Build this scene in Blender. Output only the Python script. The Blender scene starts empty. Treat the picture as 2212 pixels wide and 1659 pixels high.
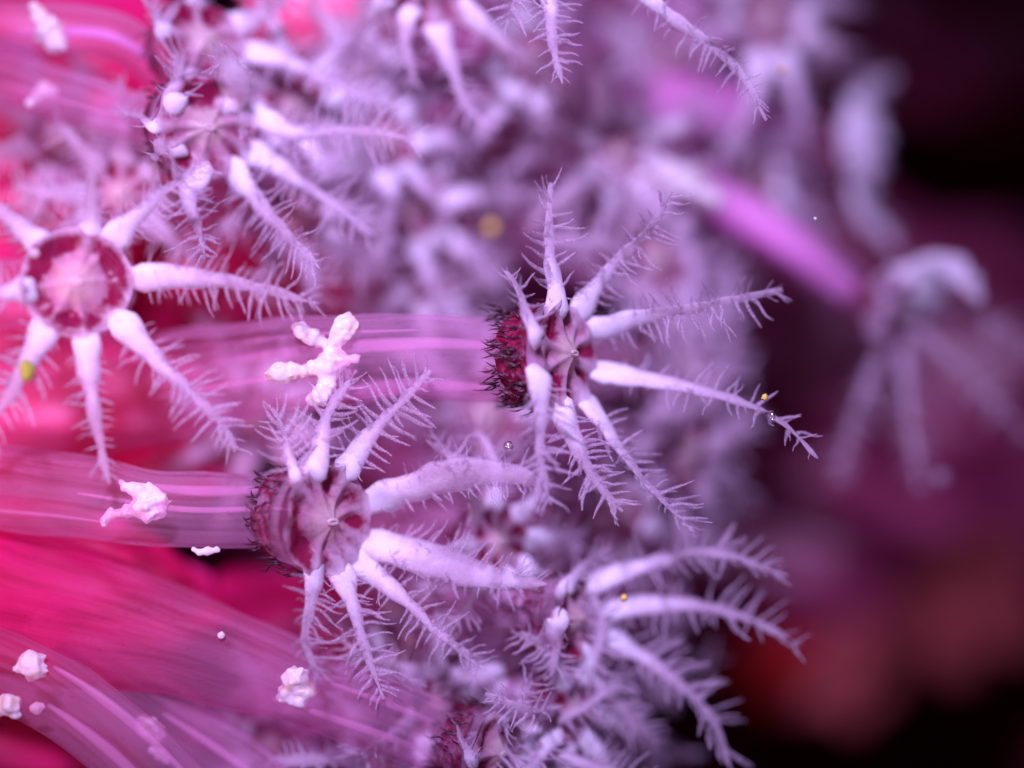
import bpy, math, random
from mathutils import Vector, Matrix, noise
V = Vector

# ------------------------------------------------------------------ camera
SC = bpy.context.scene
COL = SC.collection
D = 40.0                                   # metres (1 unit ~ 1 mm of the colony) from the lens to the sharp plane
W, H = 22.12, 16.59
CAM = Vector((W / 2, -D, H / 2))
cd = bpy.data.cameras.new('camera')
cam = bpy.data.objects.new('camera', cd)
COL.objects.link(cam)
cam.location = CAM
cam.rotation_euler = (math.radians(90), 0, 0)
cd.sensor_width = 36.0
cd.lens = 36.0 * D / W
cd.clip_start = 0.1
cd.clip_end = 500
cd.dof.use_dof = True
cd.dof.focus_distance = D - 0.1
APERTURE = 3.8                             # width of the lens opening
cd.dof.aperture_fstop = cd.lens * 1e-3 / APERTURE
SC.camera = cam

# ------------------------------------------------------------------ world, lamps, exposure
w = bpy.data.worlds.new('World')
SC.world = w
w.use_nodes = True
bg = w.node_tree.nodes['Background']
bg.inputs[0].default_value = (0.36, 0.10, 0.26, 1)
bg.inputs[1].default_value = 0.055

def lamp_area(name, loc, target, size, power, colour):
    d = bpy.data.lights.new(name, 'AREA')
    d.shape = 'DISK'; d.size = size; d.energy = power; d.color = colour
    o = bpy.data.objects.new(name, d); COL.objects.link(o)
    o.location = loc
    o.rotation_euler = (Vector(target) - Vector(loc)).to_track_quat('-Z', 'Y').to_euler()
    return o

def lamp_spot(name, loc, target, power, colour, angle, blend, radius):
    d = bpy.data.lights.new(name, 'SPOT')
    d.energy = power; d.color = colour; d.spot_size = math.radians(angle); d.spot_blend = blend
    d.shadow_soft_size = radius
    o = bpy.data.objects.new(name, d); COL.objects.link(o)
    o.location = loc
    o.rotation_euler = (Vector(target) - Vector(loc)).to_track_quat('-Z', 'Y').to_euler()
    return o

lamp_spot('violet_lamp', (3, -60, 46), (9.3, 5, 10.3), 610000, (0.63, 0.47, 1.0), 33, 1.0, 4.0)
lamp_spot('pink_lamp', (-14, -16, 2), (2, 1, 8.0), 21000, (1.0, 0.40, 0.62), 44, 1.0, 2.0)

SC.view_settings.view_transform = 'Standard'
SC.view_settings.look = 'None'
SC.view_settings.gamma = 1
SC.view_settings.exposure = 0
SC.view_settings.use_curve_mapping = False
SC.render.engine = 'CYCLES'
SC.cycles.use_denoising = True
SC.cycles.max_bounces = 8
SC.cycles.transparent_max_bounces = 32
SC.cycles.diffuse_bounces = 4
SC.cycles.transmission_bounces = 6
SC.cycles.sample_clamp_indirect = 6

# ------------------------------------------------------------------ helpers
def P(px, py, y=0.0):
    """the point at depth y seen at (px, py) of a 2212 x 1659 picture"""
    s = (D + y) / D
    return Vector((CAM.x + (px / 100 - W / 2) * s, y, CAM.z + (H / 2 - py / 100) * s))

def rnd(seed): return random.Random(seed)

def catmull(pts, n):
    """n points, evenly spread in parameter, through pts (any tuple-like of Vector)"""
    pts = [Vector(p) for p in pts]
    if len(pts) == 2:
        return [pts[0].lerp(pts[1], i / (n - 1)) for i in range(n)]
    ext = [pts[0] * 2 - pts[1]] + pts + [pts[-1] * 2 - pts[-2]]
    ln = [0.0]
    for a, b in zip(pts, pts[1:]): ln.append(ln[-1] + (b - a).length)
    out = []
    for i in range(n):
        s = ln[-1] * i / (n - 1)
        k = 0
        while k < len(pts) - 2 and ln[k + 1] < s: k += 1
        t = (s - ln[k]) / max(1e-6, ln[k + 1] - ln[k])
        p0, p1, p2, p3 = ext[k:k + 4]
        out.append(0.5 * ((2 * p1) + (p2 - p0) * t + (2 * p0 - 5 * p1 + 4 * p2 - p3) * t * t + (3 * p1 - p0 - 3 * p2 + p3) * t ** 3))
    return out

def interp(tab, t):
    if t <= tab[0][0]: return tab[0][1]
    for (a, va), (b, vb) in zip(tab, tab[1:]):
        if t <= b:
            f = (t - a) / (b - a); f = f * f * (3 - 2 * f)
            return va + (vb - va) * f
    return tab[-1][1]

class MB:
    def __init__(s): s.v = []; s.f = []; s.a = {}
    def put(s, v, **attr):
        s.v.append(v)
        for k, x in attr.items(): s.a.setdefault(k, {})[len(s.v) - 1] = x
        return len(s.v) - 1
    def tube(s, pts, ra, rb=None, ref=Vector((0, -1, 0)), seg=12, bump=0.0, freq=2.0, cap=True, tvals=None, twist=None):
        """sweep an ellipse: half-width ra across, half-thickness rb along the normal"""
        n = len(pts); rb = rb or ra
        first = len(s.v)
        for i, p in enumerate(pts):
            tan = (pts[min(i + 1, n - 1)] - pts[max(i - 1, 0)]).normalized()
            side = tan.cross(ref)
            if side.length < 1e-3: side = tan.cross(Vector((0.3, 0.2, 0.9)))
            side.normalize(); nor = side.cross(tan).normalized()
            t = i / (n - 1) if tvals is None else tvals[i]
            for k in range(seg):
                a = 2 * math.pi * k / seg
                d = side * math.cos(a) * ra[i] + nor * math.sin(a) * rb[i]
                q = p + d
                if bump: q = q + d.normalized() * bump * noise.noise(q * freq)
                s.put(q, t=t, ca=math.cos(a), sa=math.sin(a))
        for i in range(n - 1):
            for k in range(seg):
                a = first + i * seg + k; b = first + i * seg + (k + 1) % seg
                s.f.append((a, b, b + seg, a + seg))
        if cap:
            for i, p, t in ((0, pts[0], 0), (n - 1, pts[-1], 1)):
                c = s.put(Vector(p) + ((pts[-1] - pts[-2]).normalized() * min(ra[-1], rb[-1]) if i else Vector((0, 0, 0))), t=t if tvals is None else tvals[i])
                for k in range(seg):
                    a = first + i * seg + k; b = first + i * seg + (k + 1) % seg
                    s.f.append((a, b, c) if i else (b, a, c))
    def blob(s, c, r, sc=(1, 1, 1), bump=0.0, freq=1.5, seg=14, ring=9, t=0.5, rot=None):
        first = len(s.v)
        for i in range(ring + 1):
            th = math.pi * i / ring
            for k in range(seg):
                a = 2 * math.pi * k / seg
                d = Vector((math.sin(th) * math.cos(a), math.sin(th) * math.sin(a), math.cos(th)))
                f = 1 + (bump * noise.noise(d * freq + c * 3.1) if bump else 0)
                e = Vector((d.x * sc[0], d.y * sc[1], d.z * sc[2])) * r * f
                if rot: e = rot @ e
                s.put(Vector(c) + e, t=t)
        for i in range(ring):
            for k in range(seg):
                a = first + i * seg + k; b = first + i * seg + (k + 1) % seg
                s.f.append((a, a + seg, b + seg, b))
    def add(s, other, mat):
        o = len(s.v)
        for i, v in enumerate(other.v):
            s.put(mat @ v, **{k: d.get(i, 0.0) for k, d in other.a.items()})
        s.f += [tuple(x + o for x in f) for f in other.f]
    def mesh(s, name, mat):
        me = bpy.data.meshes.new(name)
        me.from_pydata([tuple(v) for v in s.v], [], s.f)
        me.polygons.foreach_set('use_smooth', [True] * len(me.polygons))
        for k, d in s.a.items():
            at = me.attributes.new(k, 'FLOAT', 'POINT')
            at.data.foreach_set('value', [d.get(i, 0.0) for i in range(len(s.v))])
        me.materials.append(mat)
        return me
    def build(s, name, mat, parent=None, origin=None):
        if origin is not None: s.v = [v - origin for v in s.v]
        o = bpy.data.objects.new(name, s.mesh(name, mat))
        COL.objects.link(o)
        if parent is not None: o.parent = parent
        if origin is not None: o.location = origin
        return o

def tag(o, label, cat, group=None, kind=None):
    o['label'] = label; o['category'] = cat
    if group: o['group'] = group
    if kind: o['kind'] = kind
    return o

def empty(name, loc):
    o = bpy.data.objects.new(name, None); COL.objects.link(o); o.location = loc
    o.empty_display_size = 0.2
    return o

# ------------------------------------------------------------------ materials
class NT:
    def __init__(s, name):
        s.m = bpy.data.materials.new(name); s.m.use_nodes = True
        s.t = s.m.node_tree; s.t.nodes.clear()
    def n(s, typ, **kw):
        x = s.t.nodes.new(typ)
        for k, v in kw.items():
            if isinstance(k, str) and k.startswith('i_'): continue
            setattr(x, k, v)
        return x
    def l(s, a, b): s.t.links.new(a, b)
    def val(s, a, op, b, c=None, clamp=False):
        x = s.n('ShaderNodeMath', operation=op); x.use_clamp = clamp
        for i, q in enumerate((a, b, c)):
            if q is None: continue
            if isinstance(q, (int, float)): x.inputs[i].default_value = q
            else: s.l(q, x.inputs[i])
        return x.outputs[0]
    def attr(s, name): return s.n('ShaderNodeAttribute', attribute_name=name).outputs['Fac']
    def noise(s, scale, detail=4, rough=0.6, vec=None):
        x = s.n('ShaderNodeTexNoise'); x.inputs['Scale'].default_value = scale
        x.inputs['Detail'].default_value = detail; x.inputs['Roughness'].default_value = rough
        if vec is None: vec = s.n('ShaderNodeNewGeometry').outputs['Position']
        s.l(vec, x.inputs['Vector'])
        return x.outputs[0]
    def ramp(s, fac, stops):
        x = s.n('ShaderNodeValToRGB'); e = x.color_ramp.elements
        while len(e) < len(stops): e.new(0.5)
        for q, (p, c) in zip(e, stops):
            q.position = p
            q.color = (c, c, c, 1) if isinstance(c, (int, float)) else (*c, 1)
        s.l(fac, x.inputs[0])
        return x.outputs[0]
    def mix(s, f, a, b):
        x = s.n('ShaderNodeMix', data_type='RGBA')
        for i, q in ((0, f), (6, a), (7, b)):
            if isinstance(q, (int, float)): x.inputs[i].default_value = q
            elif isinstance(q, tuple): x.inputs[i].default_value = (*q, 1)
            else: s.l(q, x.inputs[i])
        return x.outputs[2]
    def mixs(s, f, a, b):
        x = s.n('ShaderNodeMixShader')
        if isinstance(f, (int, float)): x.inputs[0].default_value = f
        else: s.l(f, x.inputs[0])
        s.l(a, x.inputs[1]); s.l(b, x.inputs[2])
        return x.outputs[0]
    def tissue(s, colour, opacity, through=0.4, gloss=0.06, rough=0.3, bump=None, bstr=0.3, edge=0.35, tint=(1, 1, 1)):
        """jelly-like tissue: scatters, lets light through and, where thin, can be looked through"""
        nrm = None
        if bump is not None:
            b = s.n('ShaderNodeBump'); b.inputs['Strength'].default_value = bstr; b.inputs['Distance'].default_value = 0.05
            s.l(bump, b.inputs['Height']); nrm = b.outputs[0]
        d = s.n('ShaderNodeBsdfDiffuse'); tr = s.n('ShaderNodeBsdfTranslucent'); g = s.n('ShaderNodeBsdfGlossy')
        for x in (d, tr):
            if isinstance(colour, tuple): x.inputs[0].default_value = (*colour, 1)
            else: s.l(colour, x.inputs[0])
        g.inputs['Roughness'].default_value = rough
        if nrm:
            for x in (d, tr, g): s.l(nrm, x.inputs['Normal'])
        sh = s.mixs(through, d.outputs[0], tr.outputs[0])
        sh = s.mixs(gloss, sh, g.outputs[0])
        if opacity is not None:
            t = s.n('ShaderNodeBsdfTransparent'); t.inputs[0].default_value = (*tint, 1)
            lw = s.n('ShaderNodeLayerWeight'); lw.inputs[0].default_value = 0.35
            op = s.val(lw.outputs['Facing'], 'MULTIPLY_ADD', edge, opacity, clamp=True)
            sh = s.mixs(op, t.outputs[0], sh)
        o = s.n('ShaderNodeOutputMaterial'); s.l(sh, o.inputs[0])
        return s.m

def m_tentacle(name, tip=(0.72, 0.56, 0.68), lo=0.36):
    k = NT(name); t = k.attr('t'); nz = k.noise(3.5); fine = k.noise(16, 5, 0.7)
    tt = k.val(nz, 'MULTIPLY_ADD', 0.40, k.val(k.val(k.val(k.attr('ca'), 'ABSOLUTE', 0), 'MULTIPLY_ADD', 0.14, t), 'SUBTRACT', 0.26))
    op = k.ramp(tt, [(0.0, 0.75), (0.10, 0.97), (0.18, 0.92), (0.46, 0.56), (0.7, lo), (1.0, lo - 0.04)])
    col = k.ramp(tt, [(0.0, (0.86, 0.80, 0.88)), (0.12, (0.95, 0.94, 0.97)), (0.16, (0.95, 0.93, 0.97)), (0.50, tip), (1.0, tip)])
    col = k.mix(k.ramp(fine, [(0.48, 0.0), (0.74, 0.4)]), col, (0.95, 0.92, 0.97))
    return k.tissue(col, k.val(op, 'ADD', 0.16), 0.45, 0.03, 0.35, fine, 0.5, -0.55)

def m_pinnule():
    k = NT('pinnule_tissue'); fine = k.noise(22, 4, 0.7)
    col = k.mix(k.ramp(fine, [(0.40, 0.0), (0.65, 1.0)]), (0.60, 0.44, 0.56), (0.82, 0.70, 0.82))
    return k.tissue(col, k.ramp(fine, [(0.35, 0.24), (0.65, 0.50)]), 0.45, 0.02, 0.35, fine, 0.5, -0.34)

def m_stalk():
    k = NT('stalk_tissue'); t = k.attr('t'); nz = k.noise(1.6); fine = k.noise(9, 4)
    col = k.ramp(t, [(0.0, (0.86, 0.012, 0.16)), (0.30, (0.84, 0.03, 0.22)), (0.55, (0.76, 0.30, 0.54)), (1.0, (0.78, 0.52, 0.70))])
    cx = k.n('ShaderNodeCombineXYZ'); k.l(k.attr('ca'), cx.inputs[0]); k.l(k.attr('sa'), cx.inputs[1]); k.l(k.val(t, 'MULTIPLY', 0.7), cx.inputs[2])
    st = k.noise(4.5, 5, 0.65, cx.outputs[0])
    inv = k.val(1.0, 'SUBTRACT', t)
    col = k.mix(k.val(k.ramp(st, [(0.38, 0.55), (0.52, 0.0)]), 'MULTIPLY', k.val(inv, 'MULTIPLY_ADD', 0.7, 0.3)), col, (0.42, 0.004, 0.06))
    col = k.mix(k.ramp(st, [(0.56, 0.0), (0.80, 0.22)]), col, (0.90, 0.30, 0.58))
    col = k.mix(k.ramp(fine, [(0.60, 0.0), (0.72, 0.5)]), col, (0.40, 0.005, 0.08))
    op = k.ramp(t, [(0.0, 0.88), (0.22, 0.52), (0.50, 0.20), (1.0, 0.15)])
    op = k.val(k.ramp(st, [(0.40, 0.0), (0.7, 0.11)]), 'ADD', k.val(op, 'SUBTRACT', 0.04), clamp=True)
    return k.tissue(col, op, 0.40, 0.006, 0.5, st, 0.25, 0.30, (1.0, 0.86, 0.95))

def m_flat(name, col, rough=0.5, spec=0.4, bumpscale=None):
    k = NT(name); b = k.n('ShaderNodeBsdfPrincipled')
    nz = k.noise(bumpscale or 6)
    c = k.mix(k.ramp(nz, [(0.35, 0.0), (0.7, 1.0)]), col, tuple(x * 0.6 for x in col))
    k.l(c, b.inputs['Base Color']); b.inputs['Roughness'].default_value = rough
    b.inputs['Specular IOR Level'].default_value = spec
    if bumpscale:
        q = k.n('ShaderNodeBump'); q.inputs['Strength'].default_value = 0.6; q.inputs['Distance'].default_value = 0.055
        k.l(nz, q.inputs['Height']); k.l(q.outputs[0], b.inputs['Normal'])
    o = k.n('ShaderNodeOutputMaterial'); k.l(b.outputs[0], o.inputs[0])
    return k.m

def m_disc():
    k = NT('oral_disc_tissue'); sp = k.attr('spot'); r = k.attr('rad'); nz = k.noise(5)
    s2 = k.val(k.val(k.val(nz, 'MULTIPLY_ADD', 0.9, sp), 'SUBTRACT', 0.46), 'MULTIPLY', 2.0, clamp=True)
    col = k.ramp(r, [(0.0, (0.88, 0.74, 0.72)), (0.30, (0.84, 0.62, 0.60)), (0.42, (0.72, 0.44, 0.56)), (1.0, (0.78, 0.60, 0.72))])
    col = k.mix(s2, col, (0.24, 0.006, 0.05))
    return k.tissue(col, k.val(s2, 'MULTIPLY_ADD', 0.30, 0.58), 0.35, 0.02, 0.3, nz, 0.4, 0.25)

def m_granule():
    k = NT('granule_mineral'); nz = k.noise(2.2); fine = k.noise(14)
    col = k.mix(k.ramp(nz, [(0.50, 0.0), (0.68, 1.0)]), (0.98, 0.97, 0.98), (0.97, 0.86, 0.55))
    return k.tissue(col, 1.0, 0.5, 0.03, 0.4, fine, 0.2, -0.5)

def m_branch(name, a, b, c):
    """fleshy branch with folds running lengthways"""
    k = NT(name); geo = k.n('ShaderNodeNewGeometry').outputs['Position']
    mp = k.n('ShaderNodeMapping'); mp.inputs['Scale'].default_value = (0.22, 0.5, 1.5); mp.inputs['Rotation'].default_value = (0, 0.2, 0)
    k.l(geo, mp.inputs[0])
    fold = k.noise(1.3, 4, 0.55, mp.outputs[0]); sp = k.noise(7, 5, 0.7)
    col = k.ramp(fold, [(0.36, c), (0.50, a), (0.66, b)])  # fold shading put into the colour: creases darker, ridges brighter
    col = k.mix(k.ramp(sp, [(0.60, 0.0), (0.72, 0.45)]), col, (0.25, 0.0, 0.05))
    return k.tissue(col, None, 0.25, 0.04, 0.4, fold, 0.9)

def m_collar():
    k = NT('collar_pigment'); mk = k.attr('mask'); nz = k.noise(4.5, 5, 0.7)
    c = k.ramp(nz, [(0.35, (0.07, 0.002, 0.012)), (0.5, (0.20, 0.008, 0.045)), (0.7, (0.42, 0.03, 0.11))])
    op = k.val(k.val(k.val(mk, 'MULTIPLY', 1.5), 'SUBTRACT', k.ramp(nz, [(0.45, 0.0), (0.62, 0.9)])), 'MULTIPLY', 1.0, clamp=True)
    return k.tissue(c, op, 0.2, 0.02, 0.4, nz, 0.5, 0.0)

M = dict(
    tent=m_tentacle('tentacle_tissue'), pin=m_pinnule(), stalk=m_stalk(),
    collar=m_collar(),
    spic=m_flat('spicule_pigment', (0.035, 0.002, 0.010), 0.4, 0.5),
    disc=m_disc(), gran=m_granule(),
    thread=NT('mesentery_thread').tissue((0.95, 0.50, 0.78), 0.26, 0.35, 0.02, 0.4, edge=-0.16),
    mesen=NT('mesentery_tissue').tissue((0.96, 0.52, 0.92), 0.55, 0.35, 0.02, 0.4, edge=-0.1),
    branch=m_branch('branch_flesh', (0.82, 0.010, 0.14), (0.90, 0.035, 0.25), (0.50, 0.003, 0.07)),
    lobe=m_branch('lobe_flesh', (0.90, 0.12, 0.26), (0.92, 0.17, 0.30), (0.85, 0.08, 0.2)),
    maroon=m_branch('maroon_haze', (0.25, 0.03, 0.09), (0.32, 0.06, 0.14), (0.13, 0.01, 0.035)),
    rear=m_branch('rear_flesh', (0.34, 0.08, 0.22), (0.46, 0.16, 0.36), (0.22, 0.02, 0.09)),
    algae=m_flat('algae', (0.40, 0.42, 0.04), 0.5), yellow=m_flat('yellow_grain', (0.85, 0.62, 0.12), 0.5),
    rock=m_flat('dark_rock', (0.16, 0.012, 0.035), 0.9, 0.1, 0.6),
    red=m_flat('red_encrust', (0.32, 0.012, 0.012), 0.8, 0.1, 0.8), ochre=m_flat('ochre_encrust', (0.24, 0.045, 0.045), 0.8, 0.1, 0.8),
)
def m_bubble():
    k = NT('bubble_gas'); g = k.n('ShaderNodeBsdfGlossy'); g.inputs['Roughness'].default_value = 0.22
    t = k.n('ShaderNodeBsdfTransparent'); lw = k.n('ShaderNodeLayerWeight'); lw.inputs[0].default_value = 0.5
    o = k.n('ShaderNodeOutputMaterial'); k.l(k.mixs(k.val(lw.outputs['Facing'], 'MULTIPLY_ADD', 0.7, 0.25, clamp=True), t.outputs[0], g.outputs[0]), o.inputs[0])
    return k.m
M['bubble'] = m_bubble()

# ------------------------------------------------------------------ polyp builders
GROUP = 'polyps of the soft coral colony'

def pinnule_mb(seed):
    """one pinnule, unit length along +X, curling towards +Z"""
    r = rnd(seed); m = MB(); n = 8
    curl = r.uniform(0.05, 0.42); wob = r.uniform(-0.08, 0.08)
    pts = [Vector((i / (n - 1), wob * math.sin(i * 0.9), curl * (i / (n - 1)) ** 2)) for i in range(n)]
    ra = [interp([(0, 0.12), (0.3, 0.085), (0.8, 0.055), (1, 0.022)], i / (n - 1)) * (1 + 0.22 * r.uniform(-1, 1)) for i in range(n)]
    m.tube(pts, ra, seg=7, ref=Vector((0, 0, 1)), bump=0.012, freq=9)
    return m
PIN = [pinnule_mb(100 + i) for i in range(14)]
PINM = [m.mesh('pinnule', M['pin']) for m in PIN]

WIDTH = [(0, 0.06), (0.08, 0.72), (0.14, 0.98), (0.2, 0.90), (0.36, 0.62), (0.60, 0.40), (0.85, 0.28), (1, 0.10)]
BROAD = [(0, 0.06), (0.08, 0.6), (0.2, 0.92), (0.5, 1.0), (0.75, 0.72), (0.92, 0.34), (1, 0.10)]

def tentacle(root, pts, width, normal, seed, sharp, npin=12, plen=0.75, pscale=1.0, thin=0.0):
    """pts: control points from the disc rim to the tip. Flattened arm with a row of pinnules on each edge"""
    r = rnd(seed)
    n = 30; npin = int(npin * r.uniform(1.25, 1.5))
    roll = r.uniform(-0.55, 0.55); tg = (pts[-1] - pts[1]).normalized()
    normal = (normal * math.cos(roll) + tg.cross(normal).normalized() * math.sin(roll)).normalized()
    pale = 0.32 if width > 1.3 else 1.0; shag = r.uniform(0.8, 1.2)
    c = catmull(pts, n)
    ra = [width * 0.5 * interp(BROAD if 0.8 < width < 0.94 and sharp else WIDTH, i / (n - 1)) for i in range(n)]
    rb = [x * 0.42 for x in ra]
    m = MB(); m.tube(c, ra, rb, ref=normal, seg=12, bump=width * 0.13, freq=2.4, tvals=[(pale * i / (n - 1)) if pale < 1 else thin + (1 - thin) * i / (n - 1) for i in range(n)])
    length = sum((b - a).length for a, b in zip(c, c[1:]))
    plen = plen * pscale
    pins = []
    for k in range(npin):
        for s in (-1, 1, 0.6, -0.6):
            if abs(s) < 1 and r.random() < 0.7: continue
            t = 0.15 + 0.83 * (k + r.uniform(0.1, 0.9)) / npin
            if r.random() < 0.06: continue
            i = min(n - 2, int(t * (n - 1))); f = t * (n - 1) - i
            p = c[i].lerp(c[i + 1], f)
            tan = (c[i + 1] - c[i]).normalized()
            side = tan.cross(normal).normalized(); nor = side.cross(tan).normalized()
            lean = 0.15 + 0.9 * max(0, t - 0.75) / 0.25 + r.uniform(-0.35, 0.4)
            d = (side * s + tan * lean + nor * (r.uniform(-0.15, 0.45) if abs(s) == 1 else r.uniform(0.3, 1.0))).normalized()
            L = plen * interp([(0.15, 0.45), (0.34, 0.95), (0.75, 1.0), (1, 0.62)], t) * r.uniform(0.55, 1.2) * shag
            z = (nor * 0.7 + tan * 0.5 + Vector((r.uniform(-.3, .3), r.uniform(-.3, .3), r.uniform(-.3, .3))))
            z = (z - d * z.dot(d)).normalized()
            y = z.cross(d)
            q = p + side * s * ra[i] * 0.55
            wd = L * (0.95 if L < 0.5 else 0.5 / L * 0.95 * 1.1)
            mat = Matrix(((d.x * L, y.x * wd, z.x * L, q.x), (d.y * L, y.y * wd, z.y * L, q.y), (d.z * L, y.z * wd, z.z * L, q.z), (0, 0, 0, 1)))
            pins.append((r.randrange(len(PIN)), mat))
    if not sharp:
        for v, mat in pins: 
            b = len(m.v); m.add(PIN[v], mat)
            for i in range(b, len(m.v)): m.a['t'][i] = 0.75
        o = m.build('tentacle', M['tent'], root)
        o.matrix_parent_inverse = Matrix.Translation(-root.location)
        return o
    o = m.build('tentacle', M['tent'], root)
    o.matrix_parent_inverse = Matrix.Translation(-root.location)
    for v, mat in pins:
        q = bpy.data.objects.new('pinnule', PINM[v]); COL.objects.link(q); q.parent = o
        q.matrix_local = mat
    return o

def at_root(o, root):
    o.matrix_parent_inverse = Matrix.Translation(-root.location)
    return o

def frame(axis):
    u = axis.cross(Vector((0, 0, 1)))
    if u.length < 1e-3: u = Vector((1, 0, 0))
    u.normalize(); v = u.cross(axis).normalized()
    return u, v

def oral_disc(root, C, axis, R, angles, seed):
    r = rnd(seed); u, v = frame(axis); m = MB(); nr, na = 14, 72
    for i in range(nr + 1):
        f = i / nr
        for k in range(na):
            a = 2 * math.pi * k / na
            da = min(abs((a - b + math.pi) % (2 * math.pi) - math.pi) for b in angles)
            near = max(0, 1 - da / 0.30)
            gap = min(1.0, da / 0.36)
            if seed == 37: gap = min(1.0, 0.55 + da * 1.6 + 0.5 * noise.noise(V((math.cos(a) * 3 * f, math.sin(a) * 3 * f, 7.0))))
            h = R * (0.16 * math.exp(-(f / 0.25) ** 2) - 0.10 * math.exp(-((f - 0.55) / 0.22) ** 2) * gap + 0.06 * near * f)
            rr = R * f * (1 - 0.10 * gap * f)
            p = C + (u * math.cos(a) + v * math.sin(a)) * rr + axis * h
            p += axis * 0.14 * R * noise.noise(p * 1.9) * f
            spot = (1.2 if seed == 37 else 0.92) * gap * math.exp(-((f - 0.70) / (0.20 if seed == 37 else 0.30)) ** 2) * (0.75 + 0.25 * math.sin(a * 3 + seed))
            m.put(p, spot=max(0, spot), rad=f, t=0.2)
    for i in range(nr):
        for k in range(na):
            a = i * na + k; b = i * na + (k + 1) % na
            m.f.append((a, b, b + na, a + na))
    at_root(m.build('oral_disc', M['disc'], root), root)
    mm = MB()
    q = C + axis * 0.16 * R
    ring = [q + (u * math.cos(a) * 0.10 + v * math.sin(a) * 0.035) * R for a in [2 * math.pi * k / 16 for k in range(17)]]
    mm.tube(ring, [0.028 * R] * 17, seg=6, cap=False)
    at_root(mm.build('mouth', M['disc'], root), root)

def spicules(root, path, radii, n, seed, R):
    r = rnd(seed); m = MB(); N = len(path)
    for _ in range(n):
        s = 1 - abs(r.gauss(0, 0.30)); s = max(0.02, min(0.97, s)); i = min(N - 2, int(s * (N - 1)))
        tan = (path[i + 1] - path[i]).normalized(); u, v = frame(tan)
        a = r.uniform(0, 2 * math.pi)
        rad = (u * math.cos(a) + v * math.sin(a))
        p = path[i].lerp(path[i + 1], s * (N - 1) - i) + rad * (radii[i] * 1.04)
        L = R * r.uniform(0.20, 0.46)
        d = (-tan + rad * r.uniform(-0.05, 0.25) + (u * r.uniform(-1, 1) + v * r.uniform(-1, 1)) * 0.45).normalized()
        b = (rad * r.uniform(0.0, 0.2) + tan.cross(rad) * r.uniform(-0.22, 0.22)) * L
        pts = [p, p + d * L * 0.5 + b, p + d * L]
        m.tube(catmull(pts, 5), [0.010 * R, 0.018 * R, 0.017 * R, 0.011 * R, 0.003 * R], seg=5)
    o = at_root(m.build('spicule_fringe', M['spic'], root), root)
    o['kind'] = 'stuff'

def clump(root, px, py, y, size, parts, seed):
    # a lumpy mineral body: overlapping knobs fused into one skin
    r = rnd(seed + int(px)); mm = MB(); c0 = P(px, py, y)
    for (dx, dy, q) in parts:
        c = c0 + V((dx * size, r.uniform(-0.2, 0.2) * size, -dy * size))
        mm.blob(c, q * size * 1.08, (1, 0.8, 0.9), 0.7, 2.2, 20, 14)
        for _ in range(6):
            e = V((r.uniform(-1, 1), r.uniform(-1, 0.4), r.uniform(-1, 1))).normalized()
            mm.blob(c + e * q * size * 0.7, q * size * r.uniform(0.25, 0.6), (1, 1, 1), 0.4, 1.7, 12, 9)
    o = mm.build('granule_clump', M['gran'], root)
    md = o.modifiers.new('fuse', 'REMESH'); md.mode = 'VOXEL'; md.voxel_size = 0.035
    sm = o.modifiers.new('soften', 'SMOOTH'); sm.iterations = 6; sm.factor = 0.6
    me = bpy.data.meshes.new_from_object(o.evaluated_get(bpy.context.evaluated_depsgraph_get()))
    o.modifiers.clear(); o.data = me
    me.polygons.foreach_set('use_smooth', [True] * len(me.polygons))
    at_root(o, root)

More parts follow.
